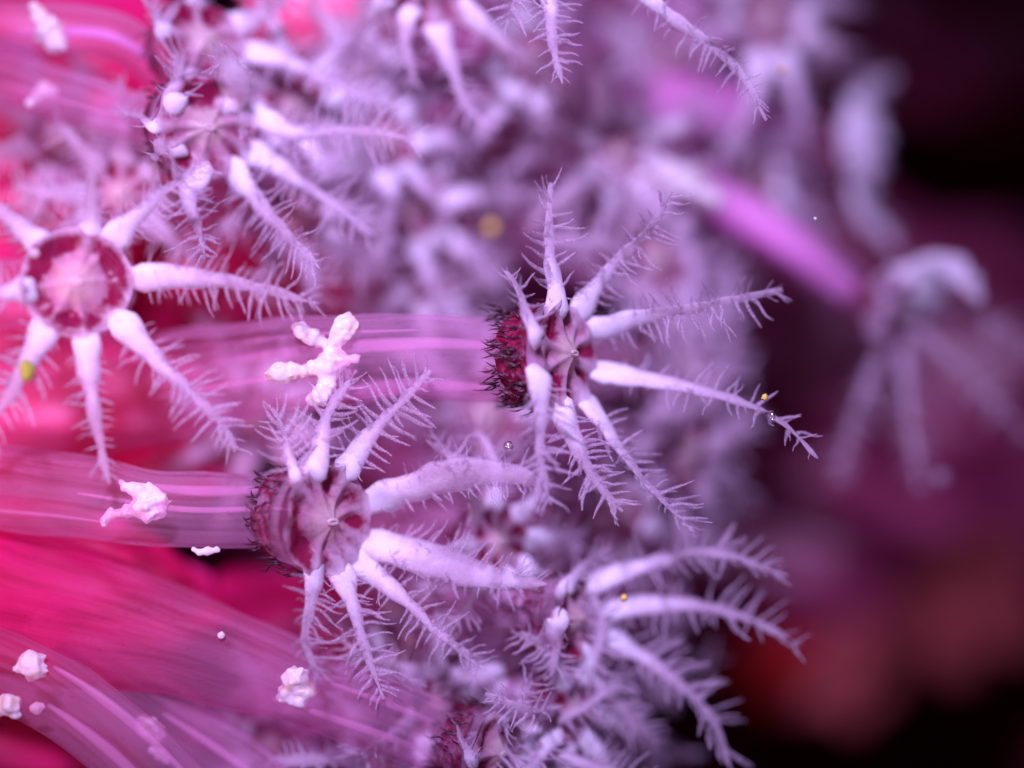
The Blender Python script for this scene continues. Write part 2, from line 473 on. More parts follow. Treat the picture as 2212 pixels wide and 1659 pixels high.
def polyp(label, C, axis, R, stalk, radii, tents, seed, sharp=False, collar=1.0, spic=70, lines=(), clumps=(), t0=0.0, thin=0.0):
    """C disc centre; stalk: points from the branch to below the head; tents: list of (points, width, pin length)"""
    axis = axis.normalized()
    base = stalk[0]
    root = tag(empty('coral_polyp', base), label, 'coral polyp', GROUP)
    u, v = frame(axis)
    # stalk, opening into the cup under the disc
    head = [C - axis * R * 1.3, C - axis * R * 0.55, C - axis * R * 0.06]
    rr = radii[-1]
    ctrl = stalk + head; cr = list(radii) + [rr, max(rr, R * 0.86), R * 0.97]
    n = 64
    path = catmull(ctrl, n)
    ln = [0]
    for a, b in zip(ctrl, ctrl[1:]): ln.append(ln[-1] + (b - a).length)
    tab = [(l / ln[-1], q) for l, q in zip(ln, cr)]
    rad = [interp(tab, i / (n - 1)) for i in range(n)]
    m = MB(); m.tube(path, rad, seg=28, bump=R * 0.09, freq=0.7, ref=Vector((0.1, -1, 0.2)), cap=False, tvals=[t0 + (1 - t0) * i / (n - 1) for i in range(n)])
    at_root(m.build('stalk', M['stalk'], root), root)
    # inner membranes seen through the wall
    for (a0, a1, off, thick) in lines:
        i0, i1 = int(a0 * (n - 1)), int(a1 * (n - 1)); pts = []
        for i in range(i0, i1 + 1):
            tan = (path[min(n - 1, i + 1)] - path[max(0, i - 1)]).normalized()
            s = tan.cross(Vector((0, -1, 0))).normalized()
            pts.append(path[i] + s * rad[i] * off + Vector((0, -1, 0)) * rad[i] * 0.55 * (1 - off * off) ** 0.5)
        mm = MB(); k = len(pts)
        mm.tube(pts, [thick * (0.35 + 0.65 * math.sin(math.pi * (j + 0.5) / k)) for j in range(k)], [thick * 0.5] * k, seg=8)
        at_root(mm.build('mesentery', M['thread' if sharp else 'mesen'], root), root)
    # pigmented collar
    if collar:
        total = ln[-1]; f0 = max(0.0, 1 - (R * 1.75 * collar) / total); f1 = max(0.05, 1 - R * 0.20 / total)
        i0, i1 = int(f0 * (n - 1)), max(int(f0 * (n - 1)) + 2, int(f1 * (n - 1)))
        cp = catmull(path[i0:i1 + 1], 14)
        crr = [interp([(i / max(1, i1 - i0), rad[i0 + i]) for i in range(i1 - i0 + 1)], j / 13) * 1.05 for j in range(14)]
        mm = MB(); seg = 96; r = rnd(seed + 5); ph = r.uniform(0, 6.28); NJ = 40
        cq = catmull(cp, NJ + 1)
        for j, p in enumerate(cq):
            tan = (cq[min(NJ, j + 1)] - cq[max(0, j - 1)]).normalized(); uu, vv = frame(tan); g = j / NJ
            x = g * 13; i = min(12, int(x)); q0 = crr[i] + (crr[i + 1] - crr[i]) * (x - i)
            for kk in range(seg):
                a = 2 * math.pi * kk / seg
                q = p + (uu * math.cos(a) + vv * math.sin(a)) * q0 * (1.03 + 0.03 * noise.noise(p * 3 + V((math.cos(a), math.sin(a), seed)) * 2))
                edge = 0.42 - 0.20 * math.cos(8 * a + ph) + 0.30 * noise.noise(q * (2.2 / R))
                mm.put(q, mask=max(0.0, min(0.9 if seed == 11 else 0.50, (g - edge) * 3.0)), t=g)
        for j in range(NJ):
            for kk in range(seg):
                A = j * seg + kk; B = j * seg + (kk + 1) % seg
                mm.f.append((A, B, B + seg, A + seg))
        at_root(mm.build('collar', M['collar'], root), root)
        if spic: spicules(root, cp, crr, spic, seed + 9, R)
    # tentacles
    angles = []
    for k, (pts, width, plen, npin) in enumerate(tents):
        d = pts[0] - C; angles.append(math.atan2(d.dot(v), d.dot(u)))
        normal = (axis * 0.5 + (CAM - C).normalized() * 0.8).normalized()
        tentacle(root, pts, width, normal, seed * 31 + k, sharp, npin, plen, 1.0, thin)
    oral_disc(root, C, axis, R, angles, seed)
    # pale granule clumps inside or on the stalk
    for cl in clumps: clump(root, *cl, seed)
    return root

def traced(C, axis, R, specs, y):
    """tentacles from their course: first point on the disc plane, the rest at a depth that runs to y + dtip"""
    axis = axis.normalized(); out = []
    for pts, width, dtip, plen, npin in specs:
        d = (P(*pts[0], 0) - CAM).normalized()
        t = (C - CAM).dot(axis) / d.dot(axis)
        b = CAM + d * t
        o = b - C
        if o.length > R * 1.05: o = o.normalized() * R * 1.05
        if o.length < R * 0.75: o = o.normalized() * R * 0.75
        b = C + o
        n = len(pts); q = [b - o.normalized() * R * 0.36 - axis * R * 0.24, b - axis * R * 0.02]
        for i in range(1, n):
            f = i / (n - 1)
            q.append(P(*pts[i], b.y + (y + dtip - b.y) * f ** 1.2))
        out.append((q, width, plen, npin))
    return out

def radial(C, axis, R, L, seed, width, plen, npin=10, droop=0.25, skip=()):
    axis = axis.normalized(); u, v = frame(axis); r = rnd(seed); out = []
    off = r.uniform(0, 0.8)
    for k in range(8):
        if k in skip: continue
        a = off + k * math.pi / 4 + r.uniform(-0.12, 0.12)
        d = u * math.cos(a) + v * math.sin(a)
        l = L * r.uniform(0.8, 1.15); lift = r.uniform(0.1, 0.6); w = Vector((r.uniform(-.2, .2), r.uniform(-.2, .2), r.uniform(-.2, .2)))
        b = C + d * R
        q = [C + d * R * 0.62 - axis * R * 0.24, b, b + (d * 0.40 + axis * lift * 0.35) * l, b + (d * 0.75 + axis * (lift * 0.4 - droop * 0.5) + w * 0.5) * l,
             b + (d * 0.95 + axis * (lift * 0.25 - droop * 1.3) + w) * l]
        out.append((q, width, plen, npin))
    return out

def path(*q): return [P(*x) for x in q]

# ------------------------------------------------------------------ the colony behind
def lump(name, spheres, mat, label, cat, group=None, seg=72, ring=48, bump=0.18, freq=1.6, kind=None):
    m = MB()
    c0 = spheres[0][0]
    for c, r, sc, rot in spheres:
        m.blob(c, r, sc, bump, freq, seg, ring, rot=rot)
    o = m.build(name, mat, None, c0)
    if label: tag(o, label, cat, group, kind)
    return o

RY = lambda a: Matrix.Rotation(math.radians(a), 3, 'Y')
m = MB()
m.blob(P(-250, 760, 9.0), 7.2, (1.0, 0.7, 1.35), 0.16, 1.8, 96, 64)
m.blob(P(60, 900, 6.6), 3.6, (1.55, 0.7, 0.75), 0.16, 1.8, 64, 40, rot=RY(8))
m.blob(P(40, 480, 7.0), 3.2, (1.2, 0.7, 0.75), 0.16, 1.8, 64, 40, rot=RY(-12))
m.blob(P(100, 1240, 4.6), 2.6, (1.7, 0.6, 0.62), 0.2, 2.0, 64, 40, rot=RY(14))
m.blob(P(-150, 1620, 6.5), 5.0, (1.3, 0.6, 0.8), 0.18, 1.8, 64, 40, rot=RY(25))
m.blob(P(420, 640, 10.5), 3.6, (1.3, 0.6, 0.9), 0.18, 1.8, 64, 40)
m.blob(P(-60, 180, 7.5), 4.6, (1.2, 0.6, 0.8), 0.18, 1.8, 64, 40)
tag(m.build('coral_branch', M['branch'], None, P(-250, 760, 9.0)), 'thick fleshy crimson pink coral branch at the left edge from which the polyps grow', 'coral branch')
m = MB(); m.blob(P(690, 20, 6.5), 1.75, (1.15, 0.8, 1.0), 0.12, 1.4, 48, 32, rot=RY(20))
tag(m.build('coral_lobe', M['lobe'], None, P(690, 20, 6.5)), 'smooth salmon pink coral lobe between white tentacles at the top edge', 'coral lobe')
# the purple back of the colony, far behind the middle
m = MB()
m.blob(P(900, 500, 21), 8.5, (1.2, 0.6, 0.95), 0.25, 2.2, 96, 64)
m.blob(P(800, 1300, 20), 7.0, (1.3, 0.6, 0.8), 0.25, 2.2, 96, 64)
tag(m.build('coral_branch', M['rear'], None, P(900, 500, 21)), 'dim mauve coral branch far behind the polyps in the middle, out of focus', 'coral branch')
m = MB(); m.blob(P(2000, 900, 29), 7.5, (1.2, 0.6, 1.0), 0.3, 2.2, 80, 50); m.blob(P(2150, 40, 30), 6.0, (1.3, 0.6, 0.7), 0.3, 2.2, 64, 40); m.blob(P(1700, 1150, 27), 5.5, (1.2, 0.6, 0.8), 0.3, 2.2, 64, 40)  # masses added so their maroon colour gives the far right a dim haze
tag(m.build('coral_branch', M['maroon'], None, P(2000, 900, 29)), 'dark maroon mass added far behind the blurred polyp at the right, coloured as dim haze', 'coral branch')
# dark rock wall
m = MB(); nx, nz = 90, 70
for j in range(nz + 1):
    for i in range(nx + 1):
        x = -40 + 110 * i / nx; z = -35 + 90 * j / nz
        q = V((x, 0, z))
        m.put(V((x, 44 + 7 * noise.noise(q * 0.09) + 2.5 * noise.noise(q * 0.3), z)))
for j in range(nz):
    for i in range(nx):
        a = j * (nx + 1) + i
        m.f.append((a, a + 1, a + nx + 2, a + nx + 1))
o = m.build('rock_face', M['rock']); o['kind'] = 'structure'

# ------------------------------------------------------------------ the polyps in the sharp zone
# main polyp
C1 = P(1225, 765, 0.1); A1 = V((0.84, -0.52, 0.06))
T1 = traced(C1, A1, 1.22, [
    ([(1205, 655), (1190, 560), (1187, 470), (1190, 395)], 0.62, 0.0, 0.80, 8),
    ([(1265, 640), (1330, 565), (1400, 500), (1450, 415)], 0.62, -0.3, 0.80, 12),
    ([(1300, 690), (1400, 682), (1510, 663), (1690, 626)], 0.60, -0.9, 0.62, 15),
    ([(1300, 805), (1420, 825), (1560, 855), (1680, 905), (1766, 990)], 0.62, 0.0, 0.55, 15),
    ([(1275, 880), (1335, 965), (1410, 1060), (1500, 1150)], 0.62, -0.4, 0.60, 13),
    ([(1215, 885), (1258, 985), (1300, 1055), (1345, 1105)], 0.62, 0.1, 0.55, 11),
    ([(1165, 815), (1168, 900), (1165, 990), (1190, 1090)], 0.62, -0.9, 0.60, 11),
    ([(1160, 725), (1133, 668), (1118, 620), (1092, 585)], 0.52, 0.0, 0.55, 6),
], 0.0)
polyp('sharp white polyp near the centre with bristly maroon collar and one tentacle pointing straight up', C1, A1, 1.22,
      path((-180, 940, 5.0), (250, 850, 3.2), (600, 795, 1.6), (900, 768, 0.8)), [1.7, 1.35, 1.1, 0.92], T1, 11, True, 1.12, 220, t0=0.30,
      lines=((0.60, 0.90, 0.72, 0.20), (0.50, 0.95, -0.28, 0.16), (0.4, 0.7, 0.2, 0.07), (0.3, 0.8, -0.6, 0.05)),
      clumps=((690, 770, 0.25, 0.36, [(1.61, -1.89, 0.72), (1.33, -1.33, 0.61), (0.89, -0.89, 0.33), (0.42, -0.61, 0.25), (0.00, -0.89, 0.39), (-0.50, -1.22, 0.50), (-1.06, -1.56, 0.47), (-1.39, -1.78, 0.31), (0.72, -0.22, 0.44), (0.72, 0.42, 0.78), (0.28, 0.72, 0.56), (-0.39, 0.67, 0.42), (-1.00, 0.83, 0.39), (-1.61, 0.83, 0.47), (-2.33, 1.00, 0.61), (-2.78, 1.06, 0.44), (1.44, 0.22, 0.39), (2.17, 0.11, 0.31), (0.50, 1.17, 0.56), (0.39, 1.78, 0.58), (0.00, 2.39, 0.56), (-0.39, 2.61, 0.39)]),))
# second polyp
C2 = P(705, 1125, -0.2); A2 = V((0.72, -0.68, -0.08))
T2 = traced(C2, A2, 1.30, [
    ([(640, 1030), (622, 975), (612, 930), (590, 880)], 0.34, 0.5, 0.70, 7),
    ([(680, 1010), (695, 940), (715, 880), (770, 800)], 0.66, 0.5, 0.70, 11),
    ([(755, 1005), (805, 935), (865, 870), (930, 800)], 0.62, 0.0, 0.70, 12),
    ([(800, 1085), (900, 1048), (1010, 1018), (1110, 1025), (1190, 1055)], 0.83, -0.4, 0.66, 19),
    ([(805, 1175), (920, 1205), (1050, 1245), (1180, 1262)], 0.86, -0.4, 0.62, 19),
    ([(790, 1235), (870, 1290), (940, 1360), (1050, 1450)], 0.62, -0.4, 0.60, 13),
    ([(740, 1240), (765, 1320), (790, 1400), (828, 1510)], 0.62, 0.1, 0.60, 13),
    ([(680, 1235), (670, 1310), (660, 1380), (690, 1470)], 0.62, -0.9, 0.62, 11),
], -0.2)
polyp('large white polyp left of centre with red speckled collar and thick pale stalk', C2, A2, 1.30,
      path((-180, 1035, 1.6), (150, 1068, 0.9), (400, 1105, 0.5)), [1.05, 0.92, 0.82], T2, 23, True, 1.0, 90, t0=0.42,
      lines=((0.40, 0.90, -0.1, 0.07), (0.1, 0.5, 0.5, 0.04), (0.55, 0.85, -0.6, 0.12)),
      clumps=((320, 1090, 0.0, 0.36, [(0.17, 0.06, 0.94), (-0.22, -0.67, 0.67), (-0.78, -0.94, 0.44), (-1.33, -1.06, 0.31), (-1.61, -1.33, 0.22), (-0.67, 0.28, 0.44), (-1.22, 0.39, 0.39), (-1.72, 0.50, 0.25), (-2.22, 0.56, 0.36), (-2.56, 0.89, 0.28), (-2.61, 1.22, 0.17), (0.67, -0.39, 0.50)]),
              (450, 1190, -0.3, 0.2, [(0, 0, 0.5), (0.9, -0.1, 0.4), (-0.9, 0.1, 0.4), (-1.6, -0.2, 0.3)])))
# left polyp, facing the camera
C3 = P(165, 610, -1.3); A3 = V((0.18, -0.97, 0.02))
T3 = traced(C3, A3, 1.28, [
    ([(195, 490), (200, 420), (204, 345)], 0.66, -0.5, 0.4, 5),
    ([(262, 500), (330, 435), (400, 380), (450, 350)], 0.66, 0.6, 0.7, 11),
    ([(310, 600), (420, 600), (540, 618), (690, 655)], 0.70, 0.5, 0.8, 15),
    ([(265, 700), (345, 785), (430, 865), (475, 910), (510, 975)], 0.68, 0.6, 0.75, 15),
    ([(185, 735), (195, 830), (212, 940), (236, 1045)], 0.68, 0.2, 0.5, 12),
    ([(95, 715), (60, 785), (10, 865), (-60, 960)], 0.68, 0, 0.6, 11),
    ([(45, 625), (-30, 630), (-130, 640)], 0.66, 0, 0.6, 9),
    ([(75, 520), (0, 455), (-80, 400)], 0.66, 0, 0.6, 9),
], -1.3)
polyp('pink lit polyp at the left edge facing straight out, tentacles spread like a star', C3, A3, 1.28,
      path((-420, 700, 5.0), (-120, 660, 3.5), (60, 630, 1.6)), [1.2, 0.9, 0.8], T3, 37, True, 0, 0)
# upper left polyp
C4 = P(445, 275, 1.0); A4 = V((0.55, -0.83, -0.10))
T4 = traced(C4, A4, 1.25, [
    ([(380, 215), (385, 160), (400, 100)], 0.62, 0.5, 0.5, 7),
    ([(490, 210), (500, 165), (470, 90)], 0.9, -0.8, 0.4, 7),
    ([(560, 250), (640, 285), (760, 282), (900, 300)], 0.62, 0.3, 0.75, 13),
    ([(555, 330), (640, 385), (720, 440), (810, 510)], 0.68, 0.8, 0.72, 13),
    ([(510, 370), (560, 440), (615, 500), (690, 580)], 0.66, -0.9, 0.75, 13),
    ([(430, 385), (405, 420), (430, 490), (442, 560)], 0.66, -0.8, 0.72, 11),
    ([(365, 320), (350, 318), (340, 330), (335, 350)], 0.72, -1.6, 0.25, 4),
    ([(330, 270), (300, 250), (250, 240)], 0.4, 0.6, 0.4, 6),
], 0.9)
polyp('pale polyp in the upper left with drooping fringed tentacles, above the star polyp', C4, A4, 1.25,
      path((-180, 110, 4.5), (60, 180, 3.0), (220, 228, 1.9)), [0.85, 0.66, 0.55], T4, 41, True, 1.0, 50, t0=0.42,
      lines=((0.2, 0.75, 0.3, 0.07),),
      clumps=((95, 195, 2.3, 0.33, [(0, 0, 0.6), (-0.5, 0.5, 0.4), (-0.9, 0.9, 0.3), (0.5, 0.1, 0.4)]),))
C5 = P(440, 85, 2.0); A5 = V((0.60, -0.74, 0.30))
T5 = traced(C5, A5, 1.15, [
    ([(350, 60), (340, 30), (330, -30)], 0.6, 0, 0.5, 6),
    ([(420, -10), (410, -60), (400, -120)], 0.6, 0, 0.5, 6),
    ([(520, 50), (580, 20), (660, -50)], 0.72, -0.3, 0.5, 7),
    ([(545, 110), (640, 140), (740, 190), (850, 235)], 0.66, 0.2, 0.75, 13),
    ([(500, 160), (520, 215), (530, 260), (520, 300)], 0.95, -1.2, 0.45, 8),
    ([(405, 165), (385, 190), (370, 240)], 0.6, 0, 0.4, 6),
], 2.0)
polyp('white polyp in the top left corner with wide pale tentacle and dark specks on disc', C5, A5, 1.15,
      path((-180, 60, 4.0), (60, 66, 3.0), (240, 74, 2.5)), [0.85, 0.66, 0.55], T5, 53, False, 1.0, 40, t0=0.42,
      lines=((0.35, 0.85, 0.15, 0.12),),
      clumps=((110, 65, 2.2, 0.36, [(0, 0, 0.8), (-0.7, -0.9, 0.5), (-1.1, -1.5, 0.3), (0.3, 0.7, 0.65), (-0.5, 0.3, 0.5)]),))
# top middle polyp
C6 = P(930, -40, 2.2); A6 = V((0.25, -0.85, -0.45))
T6 = traced(C6, A6, 1.25, [
    ([(875, 40), (880, 110), (898, 185)], 0.70, 0.4, 0.4, 7),
    ([(945, 60), (975, 140), (1000, 215), (1060, 280)], 0.74, 0.4, 0.55, 9),
    ([(1010, 30), (1080, 85), (1160, 150), (1230, 215)], 0.72, 0.8, 0.55, 10),
    ([(830, 0), (780, 70), (760, 130)], 0.62, 1.4, 0.5, 8),
    ([(1030, -40), (1130, -40), (1230, -30)], 0.6, 0.4, 0.5, 8),
    ([(990, -140), (1040, -200), (1100, -260)], 0.6, 0.4, 0.5, 7),
    ([(850, -120), (800, -180), (760, -240)], 0.6, 0.4, 0.5, 7),
], 2.2)
polyp('soft white polyp cut off by the top edge, its tentacles hanging beside the salmon lobe', C6, A6, 1.25,
      path((650, -260, 7), (780, -160, 5.0), (860, -100, 3.8)), [1.2, 1.0, 0.8], T6, 67, False, 0, 0)
C7 = P(1250, -120, 0.2); A7 = V((0.3, -0.9, -0.2))
T7 = traced(C7, A7, 1.25, [
    ([(1185, -30), (1192, 40), (1196, 100), (1215, 180)], 0.62, 0.2, 0.62, 9),
    ([(1350, -60), (1430, 20), (1530, 95), (1600, 160), (1655, 260)], 0.55, 0.0, 0.62, 16),
    ([(1150, -80), (1110, 0), (1100, 50)], 0.5, 0.4, 0.55, 9),
    ([(1380, -140), (1500, -110), (1620, -60)], 0.6, 0.4, 0.5, 10),
    ([(1250, -240), (1260, -300), (1280, -360)], 0.6, 0.4, 0.5, 7),
    ([(1150, -180), (1080, -220), (1000, -260)], 0.6, 0.4, 0.5, 7),
], 0.1)
polyp('polyp beyond the top edge whose long sharp tentacle reaches down to the right', C7, A7, 1.25,
      path((1100, -400, 3), (1180, -260, 2.0), (1215, -190, 1.2)), [1.0, 0.85, 0.8], T7, 71, True, 0, 0)
# lower right polyp
C11 = P(1245, 1335, 1.4); A11 = V((0.88, -0.45, 0.05))
T11 = traced(C11, A11, 1.05, [
    ([(1270, 1265), (1380, 1225), (1540, 1192), (1700, 1245)], 0.62, 0.2, 0.65, 14),
    ([(1330, 1310), (1450, 1305), (1600, 1330), (1730, 1395)], 0.70, 0.4, 0.65, 14),
    ([(1310, 1375), (1420, 1440), (1530, 1540), (1575, 1650)], 0.66, 0.3, 0.70, 14),
    ([(1260, 1410), (1290, 1470), (1350, 1540), (1420, 1600)], 0.60, 1.2, 0.6, 10),
    ([(1205, 1345), (1196, 1365), (1200, 1410), (1190, 1460)], 0.66, -0.6, 0.3, 5),
    ([(1225, 1270), (1270, 1215), (1330, 1180)], 0.5, 0.9, 0.5, 8),
], 1.4)
polyp('white polyp in the lower middle facing right, three long arms arching into the dark', C11, A11, 1.05,
      path((500, 1330, 7.0), (850, 1350, 4.5), (1020, 1345, 2.8)), [1.2, 0.9, 0.75], T11, 83, True, 1.3, 60)
# bottom polyp
C12 = P(1075, 1625, 0.7); A12 = V((0.82, -0.50, -0.10))
T12 = traced(C12, A12, 1.05, [
    ([(1075, 1570), (1105, 1545), (1130, 1500), (1150, 1470)], 0.42, 0.0, 0.55, 7),
    ([(1130, 1580), (1190, 1560), (1260, 1530), (1330, 1480)], 0.52, 0.9, 0.6, 10),
    ([(1150, 1615), (1230, 1640), (1330, 1670), (1430, 1700)], 0.62, 0.4, 0.6, 10),
    ([(1130, 1680), (1190, 1760), (1260, 1820)], 0.6, 0.3, 0.6, 9),
    ([(1060, 1720), (1070, 1800), (1100, 1880)], 0.6, 0.3, 0.6, 9),
    ([(1020, 1640), (1000, 1600), (985, 1560)], 0.5, -0.3, 0.4, 5),
], 0.6)
polyp('white polyp cut by the bottom edge at the end of a thick crimson stalk', C12, A12, 1.05,
      path((-180, 1250, 2.5), (150, 1330, 1.8), (420, 1400, 1.3), (680, 1490, 0.9), (860, 1555, 0.8)), [2.2, 1.6, 1.15, 0.85, 0.8], T12, 97, True, 1.4, 110,
      lines=((0.62, 0.93, 0.45, 0.10), (0.70, 0.92, -0.4, 0.08)),
      clumps=((640, 1490, 0.2, 0.40, [(0, -0.6, 0.62), (0.2, 0.35, 0.6), (-0.6, 0.3, 0.45), (0.7, 0.1, 0.4)]),))
# ------------------------------------------------------------------ right, behind the sharp zone
C10 = P(1940, 675, 7.6); A10 = V((0.78, -0.38, -0.40))
T10 = traced(C10, A10, 1.0, [
    ([(1965, 640), (2000, 595), (2045, 580), (2090, 610), (2110, 650)], 2.1, 6.2, 0.3, 4),
    ([(2030, 690), (2100, 680), (2180, 720), (2260, 780)], 0.48, 8.6, 0.7, 9),
    ([(2020, 750), (2080, 800), (2150, 870), (2230, 950)], 0.48, 8.6, 0.7, 9),
    ([(1960, 790), (1960, 860), (1970, 950), (1990, 1060)], 0.50, 8.0, 0.6, 9),
    ([(1900, 780), (1870, 840), (1840, 920), (1810, 1040)], 0.50, 8.0, 0.6, 9),
    ([(1890, 700), (1875, 690), (1880, 720), (1930, 730)], 0.85, 5.8, 0.2, 3),
    ([(1900, 630), (1890, 610), (1920, 590)], 0.6, 6.2, 0.2, 3),
], 0.0)
polyp('out of focus lilac polyp at the right with one broad folded tentacle', C10, A10, 1.0,
      path((1180, 240, 10.0), (1480, 395, 8.4), (1700, 525, 7.6)), [0.9, 0.75, 0.62], T10, 103, False, 1.2, 30,
      t0=0.45, thin=0.5, lines=((0.30, 0.88, 0.0, 0.50), (0.30, 0.88, 0.5, 0.2)),
      clumps=((1478, 388, 6.0, 0.55, [(0, 0, 0.7), (0.8, 0.45, 0.55), (-0.7, -0.4, 0.55), (1.4, 0.9, 0.4)]),))
C9 = P(1880, 330, 12.0); A9 = V((0.94, -0.25, 0.05))
T9 = traced(C9, A9, 1.45, [
    ([(1865, 275), (1862, 235), (1880, 195), (1925, 165)], 1.8, 12.5, 0.5, 6),
    ([(1850, 400), (1862, 440), (1895, 490), (1940, 540)], 1.8, 11.5, 0.5, 6),
    ([(1840, 320), (1830, 320), (1850, 350), (1900, 370)], 1.0, 8.8, 0.2, 3),
], 0.0)
polyp('strongly blurred pale polyp at the upper right on a magenta stalk, facing right', C9, A9, 1.4,
      path((1150, 190, 10.0), (1400, 212, 9.2), (1620, 250, 10.2)), [1.0, 0.85, 0.75], T9, 109, False, 1.4, 20,
      t0=0.45, thin=0.5, lines=((0.2, 0.85, 0.2, 0.62), (0.3, 0.8, -0.5, 0.3)))

# ------------------------------------------------------------------ blurred polyps behind, each where it shows
def back(label, px, py, y, axis, R, L, seed, stalk, width=0.8, plen=0.6, npin=8, collar=1.0, droop=0.25, sr=0.7, thin=0.0):
    C = P(px, py, y); a = V(axis).normalized()
    polyp(label, C, a, R, path(*stalk), [sr * 1.25] * (len(stalk) - 1) + [sr], radial(C, a, R, L, seed, width, plen, npin, droop), seed, False, collar, 0, t0=0.4, thin=thin)

back('blurred bright lilac polyp above the upright tentacle, in front of the magenta stalk', 1250, 245, 7.5, (0.5, -0.85, 0.1), 1.2, 2.6, 201, [(800, 250, 13), (1050, 240, 10)])
back('blurred polyp with a dusky ringed disc left of the upright tentacle', 880, 440, 5.5, (0.1, -0.98, 0.1), 1.2, 2.0, 202, [(500, 500, 11), (700, 470, 8.5)])
back('hazy polyp between the upper left polyp and the dusky one', 830, 300, 4.5, (0.35, -0.9, 0.2), 0.95, 1.8, 203, [(450, 330, 10), (620, 320, 8)])
back('blurred white polyp low behind the stalk of the large centre polyp', 930, 590, 6.5, (0.5, -0.8, 0.2), 1.0, 1.7, 204, [(500, 680, 11), (700, 640, 9)])
back('pale hazy polyp behind the lower right arms of the centre polyp', 1330, 1110, 5.0, (0.6, -0.75, -0.2), 1.2, 2.4, 205, [(800, 1000, 10), (1050, 1060, 7.5)], thin=0.2)
back('dim blurred polyp behind the sideways arms of the centre polyp', 1480, 790, 6.5, (0.75, -0.6, 0.0), 1.2, 2.5, 206, [(1000, 760, 11), (1250, 780, 9)], thin=0.4)
back('blurred lilac polyp at the bottom edge under the crimson stalk', 590, 1610, 4.5, (0.5, -0.8, -0.2), 0.9, 1.7, 207, [(200, 1500, 9), (400, 1560, 7)])
back('smooth grey lilac polyp between the two lowest white polyps', 1000, 1480, 3.2, (0.6, -0.7, 0.1), 0.95, 1.5, 208, [(600, 1420, 8), (800, 1460, 5.5)])
back('faint blurred polyp by the dark gap at the top edge', 1660, 40, 8.5, (0.5, -0.8, 0.1), 1.2, 2.6, 209, [(1250, 0, 13), (1450, 20, 11)])
back('dim polyp behind the long top tentacle', 1450, 130, 11.5, (0.4, -0.9, 0.0), 1.2, 2.6, 210, [(1000, 100, 17), (1250, 110, 14)])
back('faint polyp in the shade right of the bottom polyp', 1330, 1560, 4.5, (0.6, -0.7, -0.2), 1.1, 2.2, 211, [(900, 1500, 9), (1100, 1540, 7)], thin=0.4)
back('hazy polyp in shade below the left polyp with the red speckled collar', 1010, 1230, 6.5, (0.6, -0.75, 0.0), 1.1, 2.2, 212, [(550, 1200, 11), (780, 1220, 9)], thin=0.4)
back('hazy lilac polyp right of the hanging top tentacles', 1080, 330, 9.5, (0.3, -0.9, 0.1), 1.2, 2.4, 213, [(700, 330, 15), (900, 330, 12)])

back('pale blurred polyp tucked behind the collar of the lower middle polyp', 1110, 1420, 3.0, (0.6, -0.75, 0.1), 0.8, 1.5, 219, [(700, 1400, 8), (900, 1410, 5.5)])
back('blurred lilac polyp right of the bottom polyp, below the long arms', 1270, 1490, 3.6, (0.6, -0.75, -0.1), 0.8, 1.6, 220, [(850, 1450, 9), (1050, 1470, 6)])
back('blurred lilac polyp just right of the salmon lobe', 780, 160, 5.0, (0.3, -0.9, 0.0), 0.9, 1.8, 221, [(450, 120, 10), (600, 140, 8)])
back('blurred lilac polyp behind the tip of the hanging top tentacle', 1150, 130, 6.0, (0.4, -0.85, 0.0), 1.0, 2.2, 222, [(800, 80, 11), (950, 100, 9)])
back('soft bright polyp between the upright tentacle and the violet stalk', 1340, 330, 6.0, (0.5, -0.8, 0.0), 1.0, 2.0, 223, [(950, 300, 11), (1130, 310, 9)])
back('hazy pink polyp between the star shaped polyp and the two upper left stalks', 260, 420, 2.6, (0.2, -0.95, 0.0), 0.9, 1.7, 224, [(-50, 420, 7), (120, 420, 5)], thin=0.35)
back('hazy lilac polyp beneath the drooping tentacles of the upper left polyp', 640, 470, 3.4, (0.3, -0.9, 0.0), 0.9, 1.7, 225, [(300, 480, 9), (460, 475, 6.5)], thin=0.3)
back('faint rosy polyp in the far top left behind the pale stalks', 130, 300, 4.6, (0.3, -0.9, 0.1), 0.9, 1.8, 226, [(-150, 300, 8), (0, 300, 6.5)], thin=0.4)
back('pale fringed polyp just above the crimson stalk of the bottom polyp', 880, 1400, 3.0, (0.5, -0.8, 0.1), 0.85, 1.7, 227, [(500, 1350, 7), (680, 1370, 5)])
back('lilac polyp at the bottom edge right of the thin mauve stalk', 830, 1620, 2.8, (0.5, -0.8, 0.0), 0.85, 1.7, 228, [(450, 1600, 7), (640, 1610, 5)])
back('hazy polyp filling the gap below the two broad arms', 1130, 1340, 5.0, (0.5, -0.8, 0.0), 1.0, 2.0, 229, [(700, 1320, 10), (900, 1330, 7.5)], thin=0.15)
back('clear white polyp low in the tangle under the speckled polyp, almost sharp', 950, 1525, 2.2, (0.55, -0.8, -0.1), 0.85, 2.0, 230, [(560, 1500, 5), (760, 1520, 3)], 0.55, 0.6, 10)
back('white polyp wedged between the two broad arms and the lower middle polyp', 1080, 1170, 1.9, (0.6, -0.75, 0.05), 0.9, 2.0, 231, [(650, 1120, 7), (860, 1140, 4.5)], 0.55, 0.6, 10)
back('white polyp in the tangle just below the lower middle polyp', 1240, 1540, 1.8, (0.7, -0.65, -0.1), 0.85, 2.0, 232, [(850, 1500, 6), (1050, 1520, 3.8)], 0.55, 0.6, 10)
back('pale washed polyp at the top between the salmon lobe and the hanging tentacles', 640, 230, 3.6, (0.35, -0.9, 0.1), 0.95, 2.0, 233, [(250, 200, 8), (450, 215, 6)], 0.6, 0.6, 9)
